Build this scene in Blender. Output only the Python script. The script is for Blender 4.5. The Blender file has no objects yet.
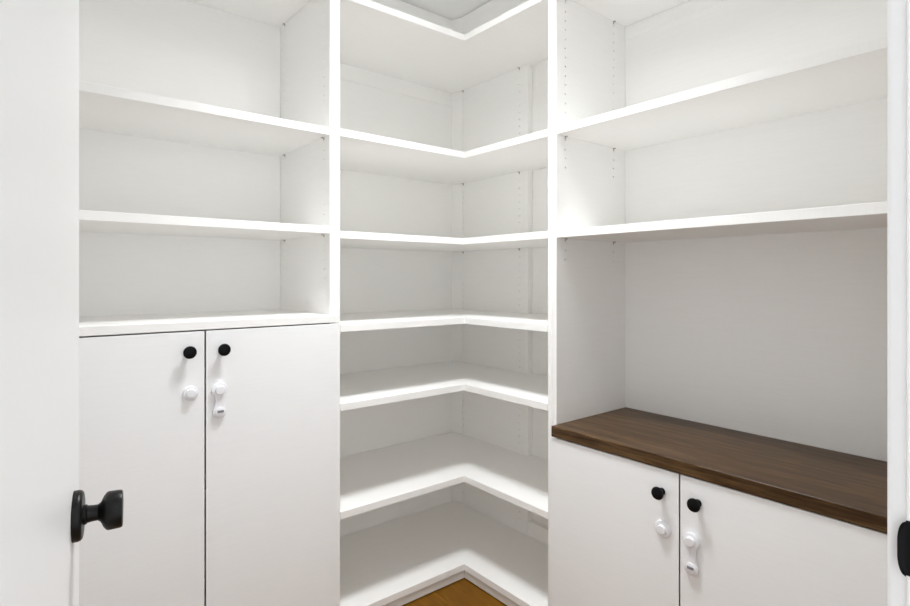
import bpy, bmesh, math, random
from mathutils import Vector, Matrix

random.seed(7)
scene = bpy.context.scene
COL = scene.collection
PI = math.pi

# ------------------------------------------------------------------ camera
cam_data = bpy.data.cameras.new('camera')
cam_data.sensor_fit = 'HORIZONTAL'
cam_data.sensor_width = 36.0
cam_data.lens = 36.0 * 552.6 / 910.0
cam_data.shift_y = -24.8 / 910.0
cam_data.clip_start = 0.01
cam = bpy.data.objects.new('camera', cam_data)
COL.objects.link(cam)
cam.location = (-1.3515, -1.6077, 1.1458)
cam.rotation_euler = (PI / 2, 0, math.radians(-39.087))
scene.camera = cam

# ------------------------------------------------------------------ world (the bright room the camera stands in)
world = bpy.data.worlds.new('world')
scene.world = world
world.use_nodes = True
bg = world.node_tree.nodes['Background']
bg.inputs['Color'].default_value = (0.93, 0.965, 1.0, 1)
bg.inputs['Strength'].default_value = 1.2

LAMP_WATT = 7.6
LAMP_SPREAD = 104.0
LAMP_GLOW = 7.0
LAMP_R = 0.16
LAMP_COLOR = (0.955, 0.98, 1.0)
LAMP_POS = (-0.49, -0.51)

# ------------------------------------------------------------------ view
vs = scene.view_settings
vs.view_transform = 'Standard'
vs.look = 'None'
vs.gamma = 1.0
vs.use_curve_mapping = False
vs.exposure = 0.33
# a white room needs many diffuse bounces to fill its shelves with light
scene.cycles.max_bounces = 24
scene.cycles.diffuse_bounces = 20


# ------------------------------------------------------------------ materials
def new_mat(name):
    m = bpy.data.materials.new(name)
    m.use_nodes = True
    nt = m.node_tree
    return m, nt, nt.nodes['Principled BSDF']


def plain(name, color, rough, spec=0.5, metallic=0.0):
    m, nt, b = new_mat(name)
    b.inputs['Base Color'].default_value = (*color, 1)
    b.inputs['Roughness'].default_value = rough
    b.inputs['Specular IOR Level'].default_value = spec
    b.inputs['Metallic'].default_value = metallic
    return m


def laminate(name, color, rough=0.42, grain=(3, 3, 90), amount=0.04, bump=0.05):
    """white melamine / paint: very faint streaky grain and fine relief"""
    m, nt, b = new_mat(name)
    tc = nt.nodes.new('ShaderNodeTexCoord')
    mp = nt.nodes.new('ShaderNodeMapping')
    mp.inputs['Scale'].default_value = grain
    nz = nt.nodes.new('ShaderNodeTexNoise')
    nz.inputs['Scale'].default_value = 4.0
    nz.inputs['Detail'].default_value = 4.0
    rp = nt.nodes.new('ShaderNodeMapRange')
    rp.inputs['To Min'].default_value = 1.0 - amount
    rp.inputs['To Max'].default_value = 1.0 + amount * 0.5
    mx = nt.nodes.new('ShaderNodeMix')
    mx.data_type = 'RGBA'
    mx.blend_type = 'MULTIPLY'
    mx.inputs[0].default_value = 1.2
    mx.inputs[6].default_value = (*color, 1)
    L = nt.links.new
    L(tc.outputs['Object'], mp.inputs['Vector'])
    L(mp.outputs['Vector'], nz.inputs['Vector'])
    L(nz.outputs['Fac'], rp.inputs['Value'])
    L(rp.outputs['Result'], mx.inputs[7])
    L(mx.outputs[2], b.inputs['Base Color'])
    bp = nt.nodes.new('ShaderNodeBump')
    bp.inputs['Strength'].default_value = bump
    bp.inputs['Distance'].default_value = 0.002
    L(nz.outputs['Fac'], bp.inputs['Height'])
    L(bp.outputs['Normal'], b.inputs['Normal'])
    b.inputs['Roughness'].default_value = rough
    return m


def wood(name, cols, scale, stops=(0.25, 0.5, 0.8), rough=0.35, bump=0.08, distort=1.2, per_object=0.0, fine=1.0, spec=0.5):
    m, nt, b = new_mat(name)
    L = nt.links.new
    tc = nt.nodes.new('ShaderNodeTexCoord')
    mp = nt.nodes.new('ShaderNodeMapping')
    mp.inputs['Scale'].default_value = scale
    L(tc.outputs['Object'], mp.inputs['Vector'])
    if per_object:
        oi = nt.nodes.new('ShaderNodeObjectInfo')
        ml = nt.nodes.new('ShaderNodeMath')
        ml.operation = 'MULTIPLY'
        ml.inputs[1].default_value = 40.0
        L(oi.outputs['Random'], ml.inputs[0])
        cb = nt.nodes.new('ShaderNodeCombineXYZ')
        L(ml.outputs[0], cb.inputs[0])
        L(ml.outputs[0], cb.inputs[1])
        L(cb.outputs[0], mp.inputs['Location'])
    n1 = nt.nodes.new('ShaderNodeTexNoise')
    n1.inputs['Scale'].default_value = 2.2
    n1.inputs['Detail'].default_value = 6.0
    n1.inputs['Roughness'].default_value = 0.62
    n1.inputs['Distortion'].default_value = distort
    L(mp.outputs['Vector'], n1.inputs['Vector'])
    n2 = nt.nodes.new('ShaderNodeTexNoise')
    n2.inputs['Scale'].default_value = 14.0
    n2.inputs['Detail'].default_value = 3.0
    L(mp.outputs['Vector'], n2.inputs['Vector'])
    ad = nt.nodes.new('ShaderNodeMix')
    ad.data_type = 'FLOAT'
    ad.inputs[0].default_value = 0.3 * fine
    L(n1.outputs['Fac'], ad.inputs[2])
    L(n2.outputs['Fac'], ad.inputs[3])
    cr = nt.nodes.new('ShaderNodeValToRGB')
    e = cr.color_ramp.elements
    e[0].position = stops[0]
    e[0].color = (*cols[0], 1)
    e[1].position = stops[2]
    e[1].color = (*cols[2], 1)
    mid = e.new(stops[1])
    mid.color = (*cols[1], 1)
    L(ad.outputs[0], cr.inputs[0])
    L(cr.outputs[0], b.inputs['Base Color'])
    bp = nt.nodes.new('ShaderNodeBump')
    bp.inputs['Strength'].default_value = bump
    bp.inputs['Distance'].default_value = 0.002
    L(ad.outputs[0], bp.inputs['Height'])
    L(bp.outputs['Normal'], b.inputs['Normal'])
    b.inputs['Roughness'].default_value = rough
    b.inputs['Specular IOR Level'].default_value = spec
    return m


WHITE = (0.923, 0.919, 0.905)
M_panel = laminate('white_melamine', WHITE, 0.45)
M_shelf = laminate('white_shelf_melamine', WHITE, 0.45, grain=(3, 90, 3))
M_door = laminate('white_cabinet_door', (0.896, 0.902, 0.908), 0.40)
M_paint = laminate('white_door_paint', (0.89, 0.89, 0.893), 0.38, grain=(20, 20, 4), amount=0.012, bump=0.03)
M_wall = laminate('white_wall_paint', (0.89, 0.891, 0.888), 0.75, grain=(30, 30, 30), amount=0.015, bump=0.06)
M_ceil = laminate('white_ceiling_paint', (0.91, 0.91, 0.908), 0.8, grain=(30, 30, 30), amount=0.015, bump=0.06)
M_black = plain('black_metal', (0.005, 0.005, 0.0055), 0.42, 0.12)
M_bronze = plain('black_bronze_knob', (0.006, 0.0058, 0.0055), 0.36, 0.22)
M_plastic = plain('white_plastic', (0.82, 0.82, 0.85), 0.25)
M_slot_shade = plain('slot_shade_grey', (0.22, 0.22, 0.24), 0.5)  # grey stands for the shade inside the slot's recess
M_pin = plain('grey_shelf_pin', (0.42, 0.41, 0.39), 0.4)
M_steel = plain('dark_steel', (0.05, 0.05, 0.05), 0.4, metallic=0.9)
M_toe = laminate('toe_kick_board', (0.72, 0.695, 0.66), 0.5)
M_counter = wood('walnut_worktop', [(0.026, 0.0105, 0.002), (0.068, 0.034, 0.011), (0.145, 0.082, 0.034)],
                 (16, 0.9, 16), stops=(0.36, 0.5, 0.64), rough=0.36, bump=0.05, distort=0.35, fine=1.3, spec=0.25)
M_floor = wood('golden_oak_floor', [(0.11, 0.040, 0.002), (0.175, 0.072, 0.0035), (0.25, 0.11, 0.007)],
               (10, 1.2, 10), rough=0.5, bump=0.06, per_object=1.0, spec=0.2)
M_gap = plain('dark_subfloor', (0.03, 0.02, 0.012), 0.8)


# ------------------------------------------------------------------ mesh helpers
def box_bm(x0, x1, y0, y1, z0, z1, bevel=0.0008, bm=None):
    own = bm is None
    bm = bm or bmesh.new()
    v = [bm.verts.new(p) for p in ((x0, y0, z0), (x1, y0, z0), (x1, y1, z0), (x0, y1, z0),
                                   (x0, y0, z1), (x1, y0, z1), (x1, y1, z1), (x0, y1, z1))]
    for f in ((0, 3, 2, 1), (4, 5, 6, 7), (0, 1, 5, 4), (1, 2, 6, 5), (2, 3, 7, 6), (3, 0, 4, 7)):
        bm.faces.new([v[i] for i in f])
    if own and bevel:
        bmesh.ops.bevel(bm, geom=list(bm.edges), offset=bevel, segments=1, profile=0.5, affect='EDGES')
    return bm


def door_bm(axis, a, b, z0, z1, f, k, ba, bb, bt):
    """door slab with back-bevelled edges. axis: the wall the door runs along; a..b its span, f..k front and back; ba, bb, bt: back bevels"""
    bm = bmesh.new()
    fr_ = [(a, z0), (b, z0), (b, z1), (a, z1)]
    bk_ = [(a + ba, z0), (b - bb, z0), (b - bb, z1 - bt), (a + ba, z1 - bt)]
    m_ = f + 0.0012

    def ring(pts, d):
        return [bm.verts.new((p, d, z) if axis == 'x' else (d, p, z)) for p, z in pts]
    r0, r1, r2 = ring(fr_, f), ring(fr_, m_), ring(bk_, k)
    bm.faces.new(r0)
    bm.faces.new(r2)
    for p, q in ((r0, r1), (r1, r2)):
        for i in range(4):
            j = (i + 1) % 4
            bm.faces.new((p[i], p[j], q[j], q[i]))
    bmesh.ops.recalc_face_normals(bm, faces=list(bm.faces))
    bmesh.ops.bevel(bm, geom=[e for e in bm.edges if e.verts[0] in r0 and e.verts[1] in r0], offset=0.0006, segments=1, profile=0.5, affect='EDGES')
    return bm


def prism_bm(poly, z0, z1, bevel=0.0008, segs=1):
    bm = bmesh.new()
    lo = [bm.verts.new((x, y, z0)) for x, y in poly]
    hi = [bm.verts.new((x, y, z1)) for x, y in poly]
    n = len(poly)
    bm.faces.new(lo[::-1])
    bm.faces.new(hi)
    for i in range(n):
        bm.faces.new((lo[i], lo[(i + 1) % n], hi[(i + 1) % n], hi[i]))
    bmesh.ops.recalc_face_normals(bm, faces=list(bm.faces))
    if bevel:
        bmesh.ops.bevel(bm, geom=list(bm.edges), offset=bevel, segments=segs, profile=0.5, affect='EDGES')
    return bm


def lathe_bm(profile, n=32):
    """profile: list of (radius, height) along +Z, closed at both ends on the axis"""
    bm = bmesh.new()
    rings = []
    for r, z in profile:
        if r < 1e-6:
            rings.append([bm.verts.new((0, 0, z))])
        else:
            rings.append([bm.verts.new((r * math.cos(2 * PI * i / n), r * math.sin(2 * PI * i / n), z)) for i in range(n)])
    for a, b in zip(rings, rings[1:]):
        for i in range(n):
            j = (i + 1) % n
            if len(a) == 1 and len(b) == 1:
                continue
            if len(a) == 1:
                bm.faces.new((a[0], b[i], b[j]))
            elif len(b) == 1:
                bm.faces.new((a[i], a[j], b[0]))
            else:
                bm.faces.new((a[i], a[j], b[j], b[i]))
    bmesh.ops.recalc_face_normals(bm, faces=list(bm.faces))
    return bm


def obj(name, bm, mat, parent=None, smooth=False, loc=None, rot=None):
    me = bpy.data.meshes.new(name)
    bm.to_mesh(me)
    bm.free()
    me.materials.append(mat)
    if smooth:
        for p in me.polygons:
            p.use_smooth = True
        try:
            me.set_sharp_from_angle(angle=math.radians(38))
        except Exception:
            pass
    o = bpy.data.objects.new(name, me)
    COL.objects.link(o)
    if parent is not None:
        o.parent = parent
    if loc is not None:
        o.location = loc
    if rot is not None:
        o.rotation_euler = rot
    return o


def copy_obj(src, parent, loc, rot=None):
    c = src.copy()
    COL.objects.link(c)
    c.parent = parent
    c.location = loc
    if rot is not None:
        c.rotation_euler = rot
    return c


def empty(name, loc=(0, 0, 0), rotz=0.0):
    o = bpy.data.objects.new(name, None)
    o.empty_display_size = 0.05
    COL.objects.link(o)
    o.location = loc
    o.rotation_euler = (0, 0, rotz)
    return o


def tag(o, label, cat, group=None):
    o['label'] = label
    o['category'] = cat
    if group:
        o['group'] = group
    return o


def struct(o, label=None, cat=None):
    o['kind'] = 'structure'
    if label:
        o['label'] = label
    if cat:
        o['category'] = cat
    return o


def drill(o, holes, axis, radius=0.0033, depth=0.010):
    """cut real shelf-pin holes into a panel. holes: points on the face; axis: 'x' or 'y' direction INTO the panel (signed)"""
    bm = bmesh.new()
    ax = {'+x': Vector((1, 0, 0)), '-x': Vector((-1, 0, 0)), '+y': Vector((0, 1, 0)), '-y': Vector((0, -1, 0))}[axis]
    up = Vector((0, 0, 1))
    side = ax.cross(up)
    n = 8
    for p in holes:
        p = Vector(p)
        a = [bm.verts.new(p - ax * 0.002 + (up * math.sin(2 * PI * i / n) + side * math.cos(2 * PI * i / n)) * radius) for i in range(n)]
        b = [bm.verts.new(p + ax * depth + (up * math.sin(2 * PI * i / n) + side * math.cos(2 * PI * i / n)) * radius) for i in range(n)]
        bm.faces.new(a)
        bm.faces.new(b[::-1])
        for i in range(n):
            j = (i + 1) % n
            bm.faces.new((a[j], a[i], b[i], b[j]))
    bmesh.ops.recalc_face_normals(bm, faces=list(bm.faces))
    cut = obj('cutter', bm, M_panel)
    md = o.modifiers.new('holes', 'BOOLEAN')
    md.object = cut
    md.operation = 'DIFFERENCE'
    md.solver = 'EXACT'
    dg = bpy.context.evaluated_depsgraph_get()
    dg.update()
    me = bpy.data.meshes.new_from_object(o.evaluated_get(dg))
    o.modifiers.clear()
    o.data = me
    cm = cut.data
    bpy.data.objects.remove(cut, do_unlink=True)
    bpy.data.meshes.remove(cm)


# ------------------------------------------------------------------ room shell
# origin: inner corner of the L-shaped shelves on the floor; +x right wall, +y back wall
CEIL = 2.41
WX1, WY1 = 0.392, 0.508          # wall surfaces behind the furniture
WX0 = -1.455                     # left wall
DY = -1.469                      # room side of the doorway wall
WT = 0.115

fl = struct(obj('floor', box_bm(WX0 - 0.15, WX1 + 0.12, DY - 1.2, WY1 + 0.12, -0.06, -0.012, 0), M_gap))
x = WX0 - 0.15
k = 0
PW = 0.138
px_edges = []
xe = 0.006
while xe > WX0 - 0.15:
    px_edges.append(xe)
    xe -= PW
xs = [WX1] + [0.006 + 2 * PW, 0.006 + PW] + px_edges
ends = [DY - 1.2, -1.75, -0.62, 0.30, WY1]
for i in range(len(xs) - 1):
    a, b = xs[i + 1] + 0.0006, xs[i] - 0.0006
    off = random.uniform(-0.25, 0.25)
    ys = [ends[0]] + [e + off * 0.6 for e in ends[1:-1]] + [ends[-1]]
    for y0, y1 in zip(ys, ys[1:]):
        obj('floor_plank', box_bm(a, b, y0 + 0.0006, y1 - 0.0006, -0.012, 0.0, 0.0008), M_floor, fl)

struct(obj('wall_back', box_bm(WX0 - 0.12, WX1 + 0.12, WY1, WY1 + 0.10, -0.012, CEIL, 0), M_wall))
struct(obj('wall_right', box_bm(WX1, WX1 + 0.10, DY - WT, WY1, -0.012, CEIL, 0), M_wall))
struct(obj('wall_left', box_bm(WX0 - 0.10, WX0, DY - WT, WY1, -0.012, CEIL, 0), M_wall))
struct(obj('ceiling', box_bm(WX0 - 0.12, WX1 + 0.12, DY - WT, WY1 + 0.12, CEIL, CEIL + 0.1, 0), M_ceil))

# doorway wall with an opening
OX0, OX1, OH = -1.418, -0.680, 2.05
JT = 0.018
wf = bmesh.new()
box_bm(WX0, OX0 - JT, DY - WT, DY, -0.012, CEIL, 0, wf)
box_bm(OX1 + JT, WX1, DY - WT, DY, -0.012, CEIL, 0, wf)
box_bm(OX0 - JT, OX1 + JT, DY - WT, DY, OH + JT, CEIL, 0, wf)
struct(obj('wall_front', wf, M_wall))

# door frame: jambs, stops, casing, strike plate
fr = struct(empty('trim_1', (OX1, DY, 0)))
fr['label'] = 'white door casing and jamb at the right edge, with a black strike plate'


def rel(o, root):
    o.parent = root
    o.location = Vector(o.location) - Vector(root.location)
    return o


rel(obj('jamb', box_bm(OX1, OX1 + JT - 0.0005, DY - WT, DY, 0, OH, 0.0012), M_paint), fr)
rel(obj('jamb', box_bm(OX0 - JT + 0.0005, OX0, DY - WT, DY, 0, OH, 0.0012), M_paint), fr)
rel(obj('head_jamb', box_bm(OX0 - JT, OX1 + JT, DY - WT, DY, OH, OH + JT - 0.0005, 0.0012), M_paint), fr)
rel(obj('door_stop', box_bm(OX1 - 0.010, OX1 - 0.0003, DY - 0.074, DY - 0.040, 0, OH, 0.002), M_paint), fr)
rel(obj('head_stop', box_bm(OX0, OX1 - 0.011, DY - 0.074, DY - 0.040, OH - 0.010, OH - 0.0003, 0.002), M_paint), fr)


def casing_profile(w, t):
    # cross-section: (distance from the opening, projection from the wall), rounded nose then a cove rising outwards
    pts = [(0, 0)]
    for i in range(7):
        a = PI * 0.5 * i / 6
        pts.append((0.004 - 0.004 * math.cos(a), t * 0.62 + t * 0.30 * math.sin(a)))
    pts += [(0.011, t * 0.92), (0.014, t * 0.80), (0.022, t * 0.84), (0.040, t), (w - 0.003, t), (w, t - 0.003), (w, 0)]
    return pts


CT = 0.0180
pr = casing_profile(0.060, CT)
bmc = prism_bm([(OX1 + 0.005 + u, DY + 0.0002 + v) for u, v in pr], 0, OH + 0.005, 0)
rel(obj('casing', bmc, M_paint, smooth=True), fr)
bmc = prism_bm([(max(OX0 - 0.005 - u * 0.5, WX0 + 0.001), DY + 0.0002 + v) for u, v in pr], 0, OH + 0.005, 0)
rel(obj('casing', bmc, M_paint, smooth=True), fr)
rel(obj('head_casing', box_bm(OX0 - 0.035, OX1 + 0.065, DY + 0.0002, DY + CT, OH + 0.0055, OH + 0.065, 0.002), M_paint), fr)

# strike plate: flat plate on the jamb with a curved lip that sweeps past the casing edge
SZ = 0.887
bms = bmesh.new()
prof = [(-0.030, 0.0), (0.0, 0.0)]
for i in range(1, 9):
    t = i / 8
    prof.append((0.0060 * t, 0.0036 * t * t))
SH = 0.0262
rows = []
nv = 33
for s, out in prof:
    # plate tapers to a rounded lip
    row_f, row_b = [], []
    tt = max(0.0, s / 0.0060)
    for jv in range(nv):
        q = -1 + 2 * jv / (nv - 1)
        hh = SH * (1 - 0.0 * tt)
        zc = q * hh
        # rounded corners of the lip
        cut = 0.0
        if tt > 0:
            cut = 0.0066 * (1 - math.sqrt(max(0.0, 1 - (max(0.0, abs(q) - 0.25) / 0.75) ** 2)))
        sy = s - cut * tt
        row_f.append(bms.verts.new((-0.0014 - out, sy, zc)))
        row_b.append(bms.verts.new((-0.0001 - out, sy, zc)))
    rows.append((row_f, row_b))
for (af, ab), (bf, bb) in zip(rows, rows[1:]):
    for j in range(nv - 1):
        bms.faces.new((af[j], af[j + 1], bf[j + 1], bf[j]))
        bms.faces.new((ab[j], bb[j], bb[j + 1], ab[j + 1]))
    bms.faces.new((af[0], bf[0], bb[0], ab[0]))
    bms.faces.new((af[-1], ab[-1], bb[-1], bf[-1]))
for row_f, row_b in (rows[0], rows[-1]):
    for j in range(nv - 1):
        bms.faces.new((row_f[j], row_b[j], row_b[j + 1], row_f[j + 1]))
bmesh.ops.recalc_face_normals(bms, faces=list(bms.faces))
sp = obj('strike_plate', bms, M_black, fr, smooth=True, loc=(0, 0, SZ))
sp['label'] = 'black metal strike plate on the jamb'
for dz in (-0.022, 0.022):
    obj('screw', lathe_bm([(0, 0), (0.0038, 0), (0.0034, 0.0008), (0.0, 0.0010)], 12), M_steel, sp, loc=(-0.0015, -0.015, dz), rot=(0, -PI / 2, 0))

# ------------------------------------------------------------------ open pantry door, hinged on the left
ANG = math.radians(10.0)
LEAF_W, LEAF_T, LEAF_H = 0.690, 0.035, 2.03
E = Vector((-1.2819, -0.7907))                       # free corner on the visible face
d = Vector((math.sin(ANG), math.cos(ANG)))
hinge = E - d * LEAF_W
door = struct(empty('door_1', (hinge.x, hinge.y, 0), PI / 2 - ANG))
door['label'] = 'open white slab door with a black knob, at the left edge'
# local: +x along the leaf to the free edge, visible face at y = 0 facing -y
obj('door_leaf', box_bm(0, LEAF_W, 0, LEAF_T, 0.008, 0.008 + LEAF_H, 0.0015), M_paint, door)
KZ = 0.876
knob_prof = [(0, 0.0095), (0.0108, 0.0095), (0.0108, 0.0125), (0.0095, 0.0135), (0.0088, 0.0185), (0.0088, 0.0235),
             (0.0110, 0.0262), (0.0170, 0.0290), (0.0206, 0.0318), (0.0214, 0.0340), (0.0210, 0.0455), (0.0203, 0.0474), (0.0188, 0.0480), (0, 0.0480)]
ros_prof = [(0, 0), (0.0278, 0), (0.0278, 0.0050), (0.0270, 0.0075), (0.0250, 0.0091), (0.0230, 0.0095), (0, 0.0095)]
for sgn, yy in ((-1, 0.0), (1, LEAF_T)):
    kn = obj('door_knob', lathe_bm(knob_prof, 40), M_bronze, door, smooth=True, loc=(LEAF_W - 0.060, yy, KZ), rot=(PI / 2 if sgn < 0 else -PI / 2, 0, 0))
    kn['label'] = 'round black door knob'
    obj('rosette', lathe_bm(ros_prof, 44), M_bronze, kn, smooth=True)
obj('latch_plate', box_bm(LEAF_W - 0.0002, LEAF_W + 0.0012, 0.005, 0.030, KZ - 0.028, KZ + 0.028, 0.0005), M_black, door)
for hz in (0.20, 1.02, 1.84):
    obj('hinge', lathe_bm([(0, 0), (0.006, 0), (0.006, 0.088), (0, 0.088)], 12), M_black, door, loc=(-0.003, LEAF_T + 0.005, hz))

# ------------------------------------------------------------------ ceiling lamp (source of the room's light)
lamp = tag(empty('ceiling_light', (LAMP_POS[0], LAMP_POS[1], CEIL)), 'round semi-flush ceiling light with a glowing white drum', 'ceiling light')
obj('canopy', lathe_bm([(0, -0.0003), (0.065, -0.0003), (0.063, -0.0040), (0, -0.0049)], 40), M_paint, lamp, smooth=True)
M_glow, nt, b = new_mat('lamp_diffuser')
b.inputs['Base Color'].default_value = (0.9, 0.9, 0.88, 1)
b.inputs['Emission Color'].default_value = (*LAMP_COLOR, 1)
b.inputs['Emission Strength'].default_value = LAMP_GLOW
obj('stem', lathe_bm([(0, -0.0050), (0.030, -0.0050), (0.026, -0.012), (0.010, -0.016), (0.010, -0.0995), (0, -0.0995)], 24), M_paint, lamp, smooth=True)
dome = [(0, -0.100), (LAMP_R, -0.100), (LAMP_R, -0.130)]
for i in range(1, 7):
    a = PI / 2 * i / 6
    dome.append((LAMP_R - 0.022 + 0.022 * math.cos(a), -0.130 - 0.022 * math.sin(a)))
dome.append((0, -0.152))
obj('diffuser', lathe_bm(dome, 40), M_glow, lamp, smooth=True)
ld = bpy.data.lights.new('downlight', 'AREA')
ld.shape = 'DISK'
ld.size = 2 * LAMP_R
ld.energy = LAMP_WATT
ld.color = LAMP_COLOR
ld.spread = math.radians(LAMP_SPREAD)
lo = bpy.data.objects.new('lamp_light', ld)
COL.objects.link(lo)
lo.parent = lamp
lo.location = (0, 0, -0.1530)


# ------------------------------------------------------------------ shared small parts
def shelf_pin_mesh():
    bm = bmesh.new()
    box_bm(-0.0028, 0.0028, -0.0005, 0.008, -0.0035, -0.0004, 0, bm)
    box_bm(-0.0028, 0.0028, -0.0005, 0.0012, -0.009, -0.0035, 0, bm)
    o = obj('shelf_pin', bm, M_pin)
    COL.objects.unlink(o)
    return o


PIN = shelf_pin_mesh()


def add_pin(root, p, rz):
    q = Vector(p) - Vector(root.location)
    return copy_obj(PIN, root, q, (0, 0, rz))


KNOB_PROF = [(0, 0), (0.0095, 0), (0.0095, 0.0020), (0.0070, 0.0050), (0.0058, 0.0100), (0.0070, 0.0140), (0.0130, 0.0170),
             (0.0162, 0.0195), (0.0168, 0.0225), (0.0155, 0.0255), (0.0110, 0.0275), (0, 0.0283)]

T = 0.024          # shelf thickness
XL0, XLJ, XLC = -0.5562, -0.5350, -0.5195     # left divider: cabinet face, joint, corner-unit face
YR0, YRJ, YRC = -0.4524, -0.4347, -0.4170     # right divider
HOLE = 0.0295


def holes_between(z0, z1, ref):
    n0 = math.ceil((z0 - ref) / HOLE)
    out = []
    z = ref + n0 * HOLE
    while z <= z1:
        out.append(z)
        z += HOLE
    return out


# ------------------------------------------------------------------ left: tall cabinet with two doors and open shelves
LX0, LXI = -1.3450, -1.3265
DEP_A = 0.405
cab = tag(empty('tall_cabinet', ((LX0 + XLJ) / 2, 0.2, 0)), 'tall white cabinet on the left with open shelves above two doors', 'cabinet')
CO = Vector(cab.location)


def cpart(name, bm, mat, **kw):
    o = obj(name, bm, mat, **kw)
    return rel(o, cab)


L0, L1, L2 = 2.080, 1.5995, 1.287
DECK0, DECK1 = 1.0065, 1.0295
pR = obj('side_panel', box_bm(XL0, XLJ - 0.0004, 0, DEP_A + 0.006, 0, CEIL - 0.003, 0.0008), M_panel)
zs = holes_between(1.10, 2.33, L1 - 0.012)
drill(pR, [(XL0, yy, z) for yy in (0.041, 0.362) for z in zs if not (1.40 < z < 1.50)], '+x')
rel(pR, cab)
cpart('side_panel', box_bm(LX0, LXI, 0, DEP_A + 0.006, 0, CEIL - 0.003, 0.0008), M_panel)
cpart('back_panel', box_bm(LXI + 0.0004, XL0 - 0.0009, DEP_A, DEP_A + 0.006, 0.085, CEIL - 0.004, 0.0003), M_panel)
for zb in (L0, L1, L2):
    cpart('shelf', box_bm(LXI + 0.0006, XL0 - 0.0006, 0.001, DEP_A - 0.0008, zb, zb + T, 0.0009), M_shelf)
    for yy in (0.041, 0.362):
        add_pin(cab, (XL0, yy, zb), PI / 2)
        add_pin(cab, (LXI, yy, zb), -PI / 2)
# the deck: notched so that its nose covers the side panels
cpart('deck', prism_bm([(LX0, -0.0205), (XLJ - 0.001, -0.0205), (XLJ - 0.001, -0.0004), (XL0 - 0.0004, -0.0004), (XL0 - 0.0004, DEP_A - 0.0006),
                        (LXI + 0.0004, DEP_A - 0.0006), (LXI + 0.0004, -0.0004), (LX0, -0.0004)], DECK0, DECK1, 0.0009), M_shelf)
cpart('bottom_panel', box_bm(LXI + 0.0005, XL0 - 0.0005, 0.001, DEP_A - 0.0006, 0.085, 0.109, 0.0008), M_shelf)
cpart('inner_shelf', box_bm(LXI + 0.001, XL0 - 0.001, 0.02, DEP_A - 0.001, 0.54, 0.56, 0.0008), M_shelf)
cpart('toe_kick', box_bm(LXI + 0.0005, XL0 - 0.0005, 0.050, 0.066, 0, 0.0845, 0.0008), M_toe)
cpart('filler_strip', box_bm(WX0 + 0.001, LX0 - 0.0008, 0, 0.018, 0, CEIL - 0.003, 0.0008), M_panel)
XS = -0.9330                                  # seam between the doors
for side in (-1, 1):
    if side < 0:
        a, bb = LX0 + 0.001, XS - 0.0020
    else:
        a, bb = XS + 0.0020, XLJ - 0.0055
    dr = cpart('door', door_bm('x', a, bb, 0.090, DECK0 - 0.0036, -0.0200, -0.0016, 0.012 if side > 0 else 0.0, 0.012 if side < 0 else 0.0, 0.006), M_door)
    kp = Vector((XS + side * 0.0435, -0.0200, 0.9505)) - CO
    kb = obj('knob', lathe_bm(KNOB_PROF, 32), M_black, dr, smooth=True, loc=kp - Vector(dr.location), rot=(PI / 2, 0, 0))
    kb['label'] = 'small round black knob'

# ------------------------------------------------------------------ middle: L-shaped corner shelving
cor = tag(empty('corner_shelving', (0.1, 0.15, 0)), 'white corner shelving unit with seven L-shaped shelves between the two cabinets', 'shelving')


def kpart(name, bm, mat, **kw):
    return rel(obj(name, bm, mat, **kw), cor)


BX, BX2, AY = 0.356, 0.383, 0.494            # B backing board, recess behind it, A backing
C_LEV = [2.0483, 1.6022, 1.2738, 0.9725, 0.7186, 0.3709, 0.0357]
kpart('side_panel', box_bm(XLJ + 0.0004, XLC, 0.0015, AY, 0, CEIL - 0.003, 0.0008), M_panel)
kpart('side_panel', box_bm(0.0005, BX2, YRJ + 0.0004, YRC, 0, CEIL - 0.003, 0.0008), M_panel)
kpart('back_panel', box_bm(XLJ, 0.390, AY + 0.0005, AY + 0.008, 0, CEIL - 0.004, 0.0003), M_panel)
kpart('back_panel', box_bm(BX2 + 0.0005, BX2 + 0.008, YRJ, AY, 0, CEIL - 0.004, 0.0003), M_panel)
bd = obj('backing_board', box_bm(BX, BX2, 0.0070, 0.4390, 0, CEIL - 0.004, 0.0008), M_panel)
zs = holes_between(0.10, 2.33, C_LEV[1] - 0.012)
drill(bd, [(BX, yy, z) for yy in (0.0560, 0.4300) for z in zs], '+x')
rel(bd, cor)
kpart('corner_post', prism_bm([(0.336, AY), (0.3615, 0.4396), (BX2, 0.4396), (BX2, AY)], 0, CEIL - 0.004, 0.0005), M_panel)
# hanging rails
kpart('rail', box_bm(XLC + 0.0005, 0.3300, AY - 0.0045, AY - 0.0002, C_LEV[0] - 0.068, C_LEV[0] - 0.0006, 0.0008), M_panel)
kpart('rail', box_bm(BX + 0.002, BX2 - 0.0002, YRC + 0.0005, 0.0064, C_LEV[6] + T + 0.0005, C_LEV[6] + T + 0.062, 0.001), M_panel)
poly = [(XLC + 0.0006, 0.0), (0.0, 0.0), (0.0, YRC + 0.0006), (BX2 - 0.0004, YRC + 0.0006), (BX2 - 0.0004, 0.0062), (BX - 0.0006, 0.0062),
        (BX - 0.0006, 0.4395), (0.3353, AY - 0.0006), (XLC + 0.0006, AY - 0.0006)]
poly_rail = [(x, y - 0.0005) if y > 0.45 else (x, y) for x, y in poly]
for i, zb in enumerate(C_LEV):
    kpart('corner_shelf', prism_bm(poly, zb, zb + T, 0.0009), M_shelf)
    if i < 6:
        add_pin(cor, (BX, 0.0560, zb), PI / 2)
        add_pin(cor, (BX, 0.4300, zb), PI / 2)
        add_pin(cor, (XLC, 0.041, zb), -PI / 2)
        add_pin(cor, (0.044, YRC, zb), 0)
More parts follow.
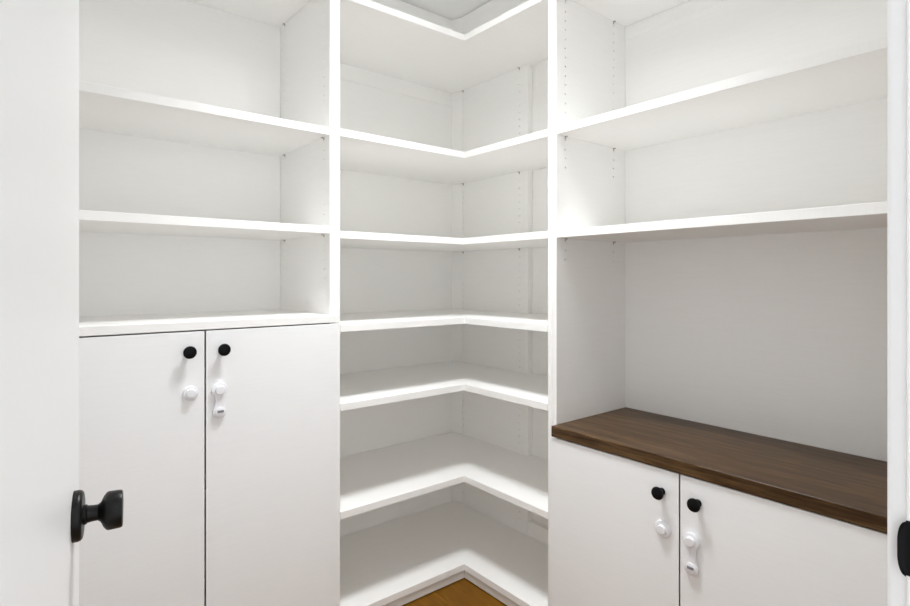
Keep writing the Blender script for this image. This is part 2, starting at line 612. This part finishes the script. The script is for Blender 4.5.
# toe boards meeting at the inner corner
kpart('toe_kick', box_bm(XLC + 0.0005, 0.0170, 0.0040, 0.0160, 0.0045, C_LEV[6] - 0.0004, 0.0006), M_toe)
kpart('toe_kick', box_bm(0.0040, 0.0160, YRC + 0.0005, 0.0034, 0.0045, C_LEV[6] - 0.0004, 0.0006), M_toe)

# ------------------------------------------------------------------ right: base cabinet, worktop, open shelves above
RY0, RYI = -1.3300, -1.3120
DEP_B = 0.375
CT0, CT1 = 0.6498, 0.6832
base = tag(empty('base_cabinet', (0.18, (RY0 + YRJ) / 2, 0)), 'low white two-door base cabinet under the brown wooden worktop', 'cabinet')
BO = Vector(base.location)


def bpart(name, bm, mat, **kw):
    return rel(obj(name, bm, mat, **kw), base)


bpart('side_panel', box_bm(0.0005, DEP_B, YR0, YRJ - 0.0004, 0, CT0 - 0.0006, 0.0008), M_panel)
bpart('side_panel', box_bm(0, DEP_B, RY0, RYI, 0, CT0 - 0.0006, 0.0008), M_panel)
bpart('back_panel', box_bm(DEP_B - 0.007, DEP_B - 0.001, RYI + 0.0004, YR0 - 0.0004, 0.085, CT0 - 0.001, 0.0003), M_panel)
bpart('bottom_panel', box_bm(0.001, DEP_B - 0.0075, RYI + 0.0005, YR0 - 0.0005, 0.085, 0.105, 0.0008), M_shelf)
bpart('inner_shelf', box_bm(0.02, DEP_B - 0.0075, RYI + 0.001, YR0 - 0.001, 0.35, 0.37, 0.0008), M_shelf)
bpart('toe_kick', box_bm(0.050, 0.066, RYI + 0.0005, YR0 - 0.0005, 0, 0.0845, 0.0008), M_toe)
YS = -0.8756
for side in (1, -1):
    if side > 0:
        a, bb = YS + 0.0019, -0.4432
    else:
        a, bb = RY0 + 0.001, YS - 0.0019
    dr = bpart('door', door_bm('y', a, bb, 0.090, CT0 - 0.0034, -0.0200, -0.0016, 0.013 if side > 0 else 0.0, 0.013 if side < 0 else 0.0, 0.008), M_door)
    kp = Vector((-0.0200, YS + side * 0.0485, 0.5885)) - BO
    kb = obj('knob', lathe_bm(KNOB_PROF, 32), M_black, dr, smooth=True, loc=kp - Vector(dr.location), rot=(0, -PI / 2, 0))
    kb['label'] = 'small round black knob'

top = obj('countertop', box_bm(-0.0255, DEP_B - 0.0006, RY0 + 0.0005, YR0 - 0.0007, CT0, CT1, 0), M_counter)
bm = bmesh.new()
bm.from_mesh(top.data)
bmesh.ops.bevel(bm, geom=list(bm.edges), offset=0.0022, segments=3, profile=0.5, affect='EDGES')
bm.to_mesh(top.data)
bm.free()
tag(top, 'dark brown walnut-grain worktop slab on the right-hand base cabinet', 'worktop')

hut = tag(empty('open_shelves', (0.18, (RY0 + YRJ) / 2, CT1)), 'white open shelves above the brown worktop on the right', 'shelving')


def hpart(name, bm, mat, **kw):
    return rel(obj(name, bm, mat, **kw), hut)


pR = obj('side_panel', box_bm(0.0005, DEP_B + 0.003, YR0, YRJ - 0.0004, CT0 + 0.0004, CEIL - 0.003, 0.0008), M_panel)
zs = [z for z in holes_between(1.12, 2.33, 1.602 - 0.012) if (z > 1.60 or 1.485 < z or z < 1.275) and (z > 1.19)]
drill(pR, [(xx, YR0, z) for xx in (0.044, 0.304) for z in zs], '+y')
rel(pR, hut)
hpart('side_panel', box_bm(0, DEP_B, RY0, RYI, CT1 + 0.0005, CEIL - 0.003, 0.0008), M_panel)
hpart('back_panel', box_bm(DEP_B, DEP_B + 0.006, RYI + 0.0004, YR0 - 0.0004, CT0 + 0.001, CEIL - 0.004, 0.0003), M_panel)
for zb in (2.0475, 1.6022, 1.2738):
    hpart('shelf', box_bm(0.0005, DEP_B - 0.0006, RYI + 0.0006, YR0 - 0.0006, zb, zb + T, 0.0009), M_shelf)
    for xx in (0.044, 0.304):
        add_pin(hut, (xx, YR0, zb), PI)
        add_pin(hut, (xx, RYI, zb), 0)
hpart('rail', box_bm(DEP_B - 0.0025, DEP_B - 0.0002, RYI + 0.0006, YR0 - 0.0006, 2.0475 - 0.045, 2.0475 - 0.0006, 0.0006), M_panel)


# ------------------------------------------------------------------ stick-on child locks
def smooth_outline(top_r, waist, bot_r, length, n=26):
    """dog-bone outline, top circle centred on the origin, hanging down along -v"""
    pts = []
    side = []
    v0, v1 = top_r, -length - bot_r
    for i in range(n + 1):
        v = v0 + (v1 - v0) * (0.5 - 0.5 * math.cos(PI * i / n))
        w = 0.0
        if abs(v) < top_r:
            w = max(w, math.sqrt(top_r ** 2 - v ** 2))
        if abs(v + length) < bot_r:
            w = max(w, math.sqrt(bot_r ** 2 - (v + length) ** 2))
        if -length < v < 0:
            t = -v / length
            k = 4 * t * (1 - t)
            wl = (top_r * (1 - t) + bot_r * t) * (1 - k) + waist * k
            w = max(w, wl)
        side.append((w, v))
    right = [(w, v) for w, v in side if w > 1e-6]
    pts = right + [(0, v1)] + [(-w, v) for w, v in reversed(right)] + [(0, v0)]
    return pts


def lock_frame(o, p, wall):
    # local frame: u right, v up, w out of the door
    o.location = p
    if wall == 'A':
        m = Matrix(((1, 0, 0), (0, 0, -1), (0, 1, 0)))
    else:
        m = Matrix(((0, 0, -1), (-1, 0, 0), (0, 1, 0)))
    o.rotation_euler = m.to_euler()


def make_catch(p, wall, r, label):
    t = empty('child_lock_catch')
    lock_frame(t, p, wall)
    obj('base_disc', lathe_bm([(0, 0.0002), (r, 0.0002), (r, 0.0040), (r - 0.0015, 0.0062), (r - 0.004, 0.0070), (0.0135, 0.0066), (0, 0.0066)], 36), M_plastic, t, smooth=True)
    obj('button', lathe_bm([(0, 0.0066), (0.0125, 0.0066), (0.0122, 0.0125), (0.0105, 0.0145), (0, 0.0150)], 32), M_plastic, t, smooth=True)
    tag(t, label, 'child lock', 'stick-on child locks')
    return t


def make_latch(p, wall, r, length, label):
    t = empty('child_lock_latch')
    lock_frame(t, p, wall)
    rim = prism_bm(smooth_outline(r, 0.0115, 0.0180, length), 0.0030, 0.0100, 0)
    bmesh.ops.bevel(rim, geom=[e for e in rim.edges if abs(e.verts[0].co.z - e.verts[1].co.z) < 1e-6], offset=0.0016, segments=2, profile=0.5, affect='EDGES')
    obj('strap', rim, M_plastic, t, smooth=True)
    obj('base_disc', lathe_bm([(0, 0.0002), (r * 0.9, 0.0002), (r * 0.9, 0.0030), (0, 0.0030)], 32), M_plastic, t, smooth=True)
    obj('button', lathe_bm([(0, 0.0100), (0.0128, 0.0100), (0.0125, 0.0150), (0.0108, 0.0172), (0, 0.0178)], 32), M_plastic, t, smooth=True)
    # raised rounded pad with a slotted release at the lower end
    obj('pad', lathe_bm([(0, 0.0100), (0.0140, 0.0100), (0.0136, 0.0118), (0.0125, 0.0124), (0, 0.0124)], 28), M_plastic, t, smooth=True, loc=(0, -length, 0))
    s = obj('release_slot_shade', box_bm(-0.0085, 0.0085, -0.0035, 0.0035, 0.0118, 0.0130, 0.0004), M_slot_shade, t, loc=(0.001, -length + 0.001, 0))  # solid block, no recess cut: the slot's shade is its grey colour
    s['label'] = 'small grey block painted as the shade inside the release slot'
    obj('lower_foot', lathe_bm([(0, 0.0002), (0.0150, 0.0002), (0.0150, 0.0030), (0, 0.0030)], 28), M_plastic, t, smooth=True, loc=(0, -length, 0))
    tag(t, label, 'child lock', 'stick-on child locks')
    return t


make_catch((-0.9705, -0.0200, 0.8400), 'A', 0.0190, 'round white button catch stuck on the left door of the tall cabinet')
make_latch((-0.8975, -0.0200, 0.8400), 'A', 0.0208, 0.0595, 'white dog-bone strap lock on the right door of the tall cabinet')
make_catch((-0.0200, -0.8315, 0.4925), 'B', 0.0225, 'round white button catch on the base cabinet door nearest the corner shelves')
make_latch((-0.0200, -0.9095, 0.4905), 'B', 0.0210, 0.0660, 'white dog-bone strap lock on the base cabinet door nearest the doorway')
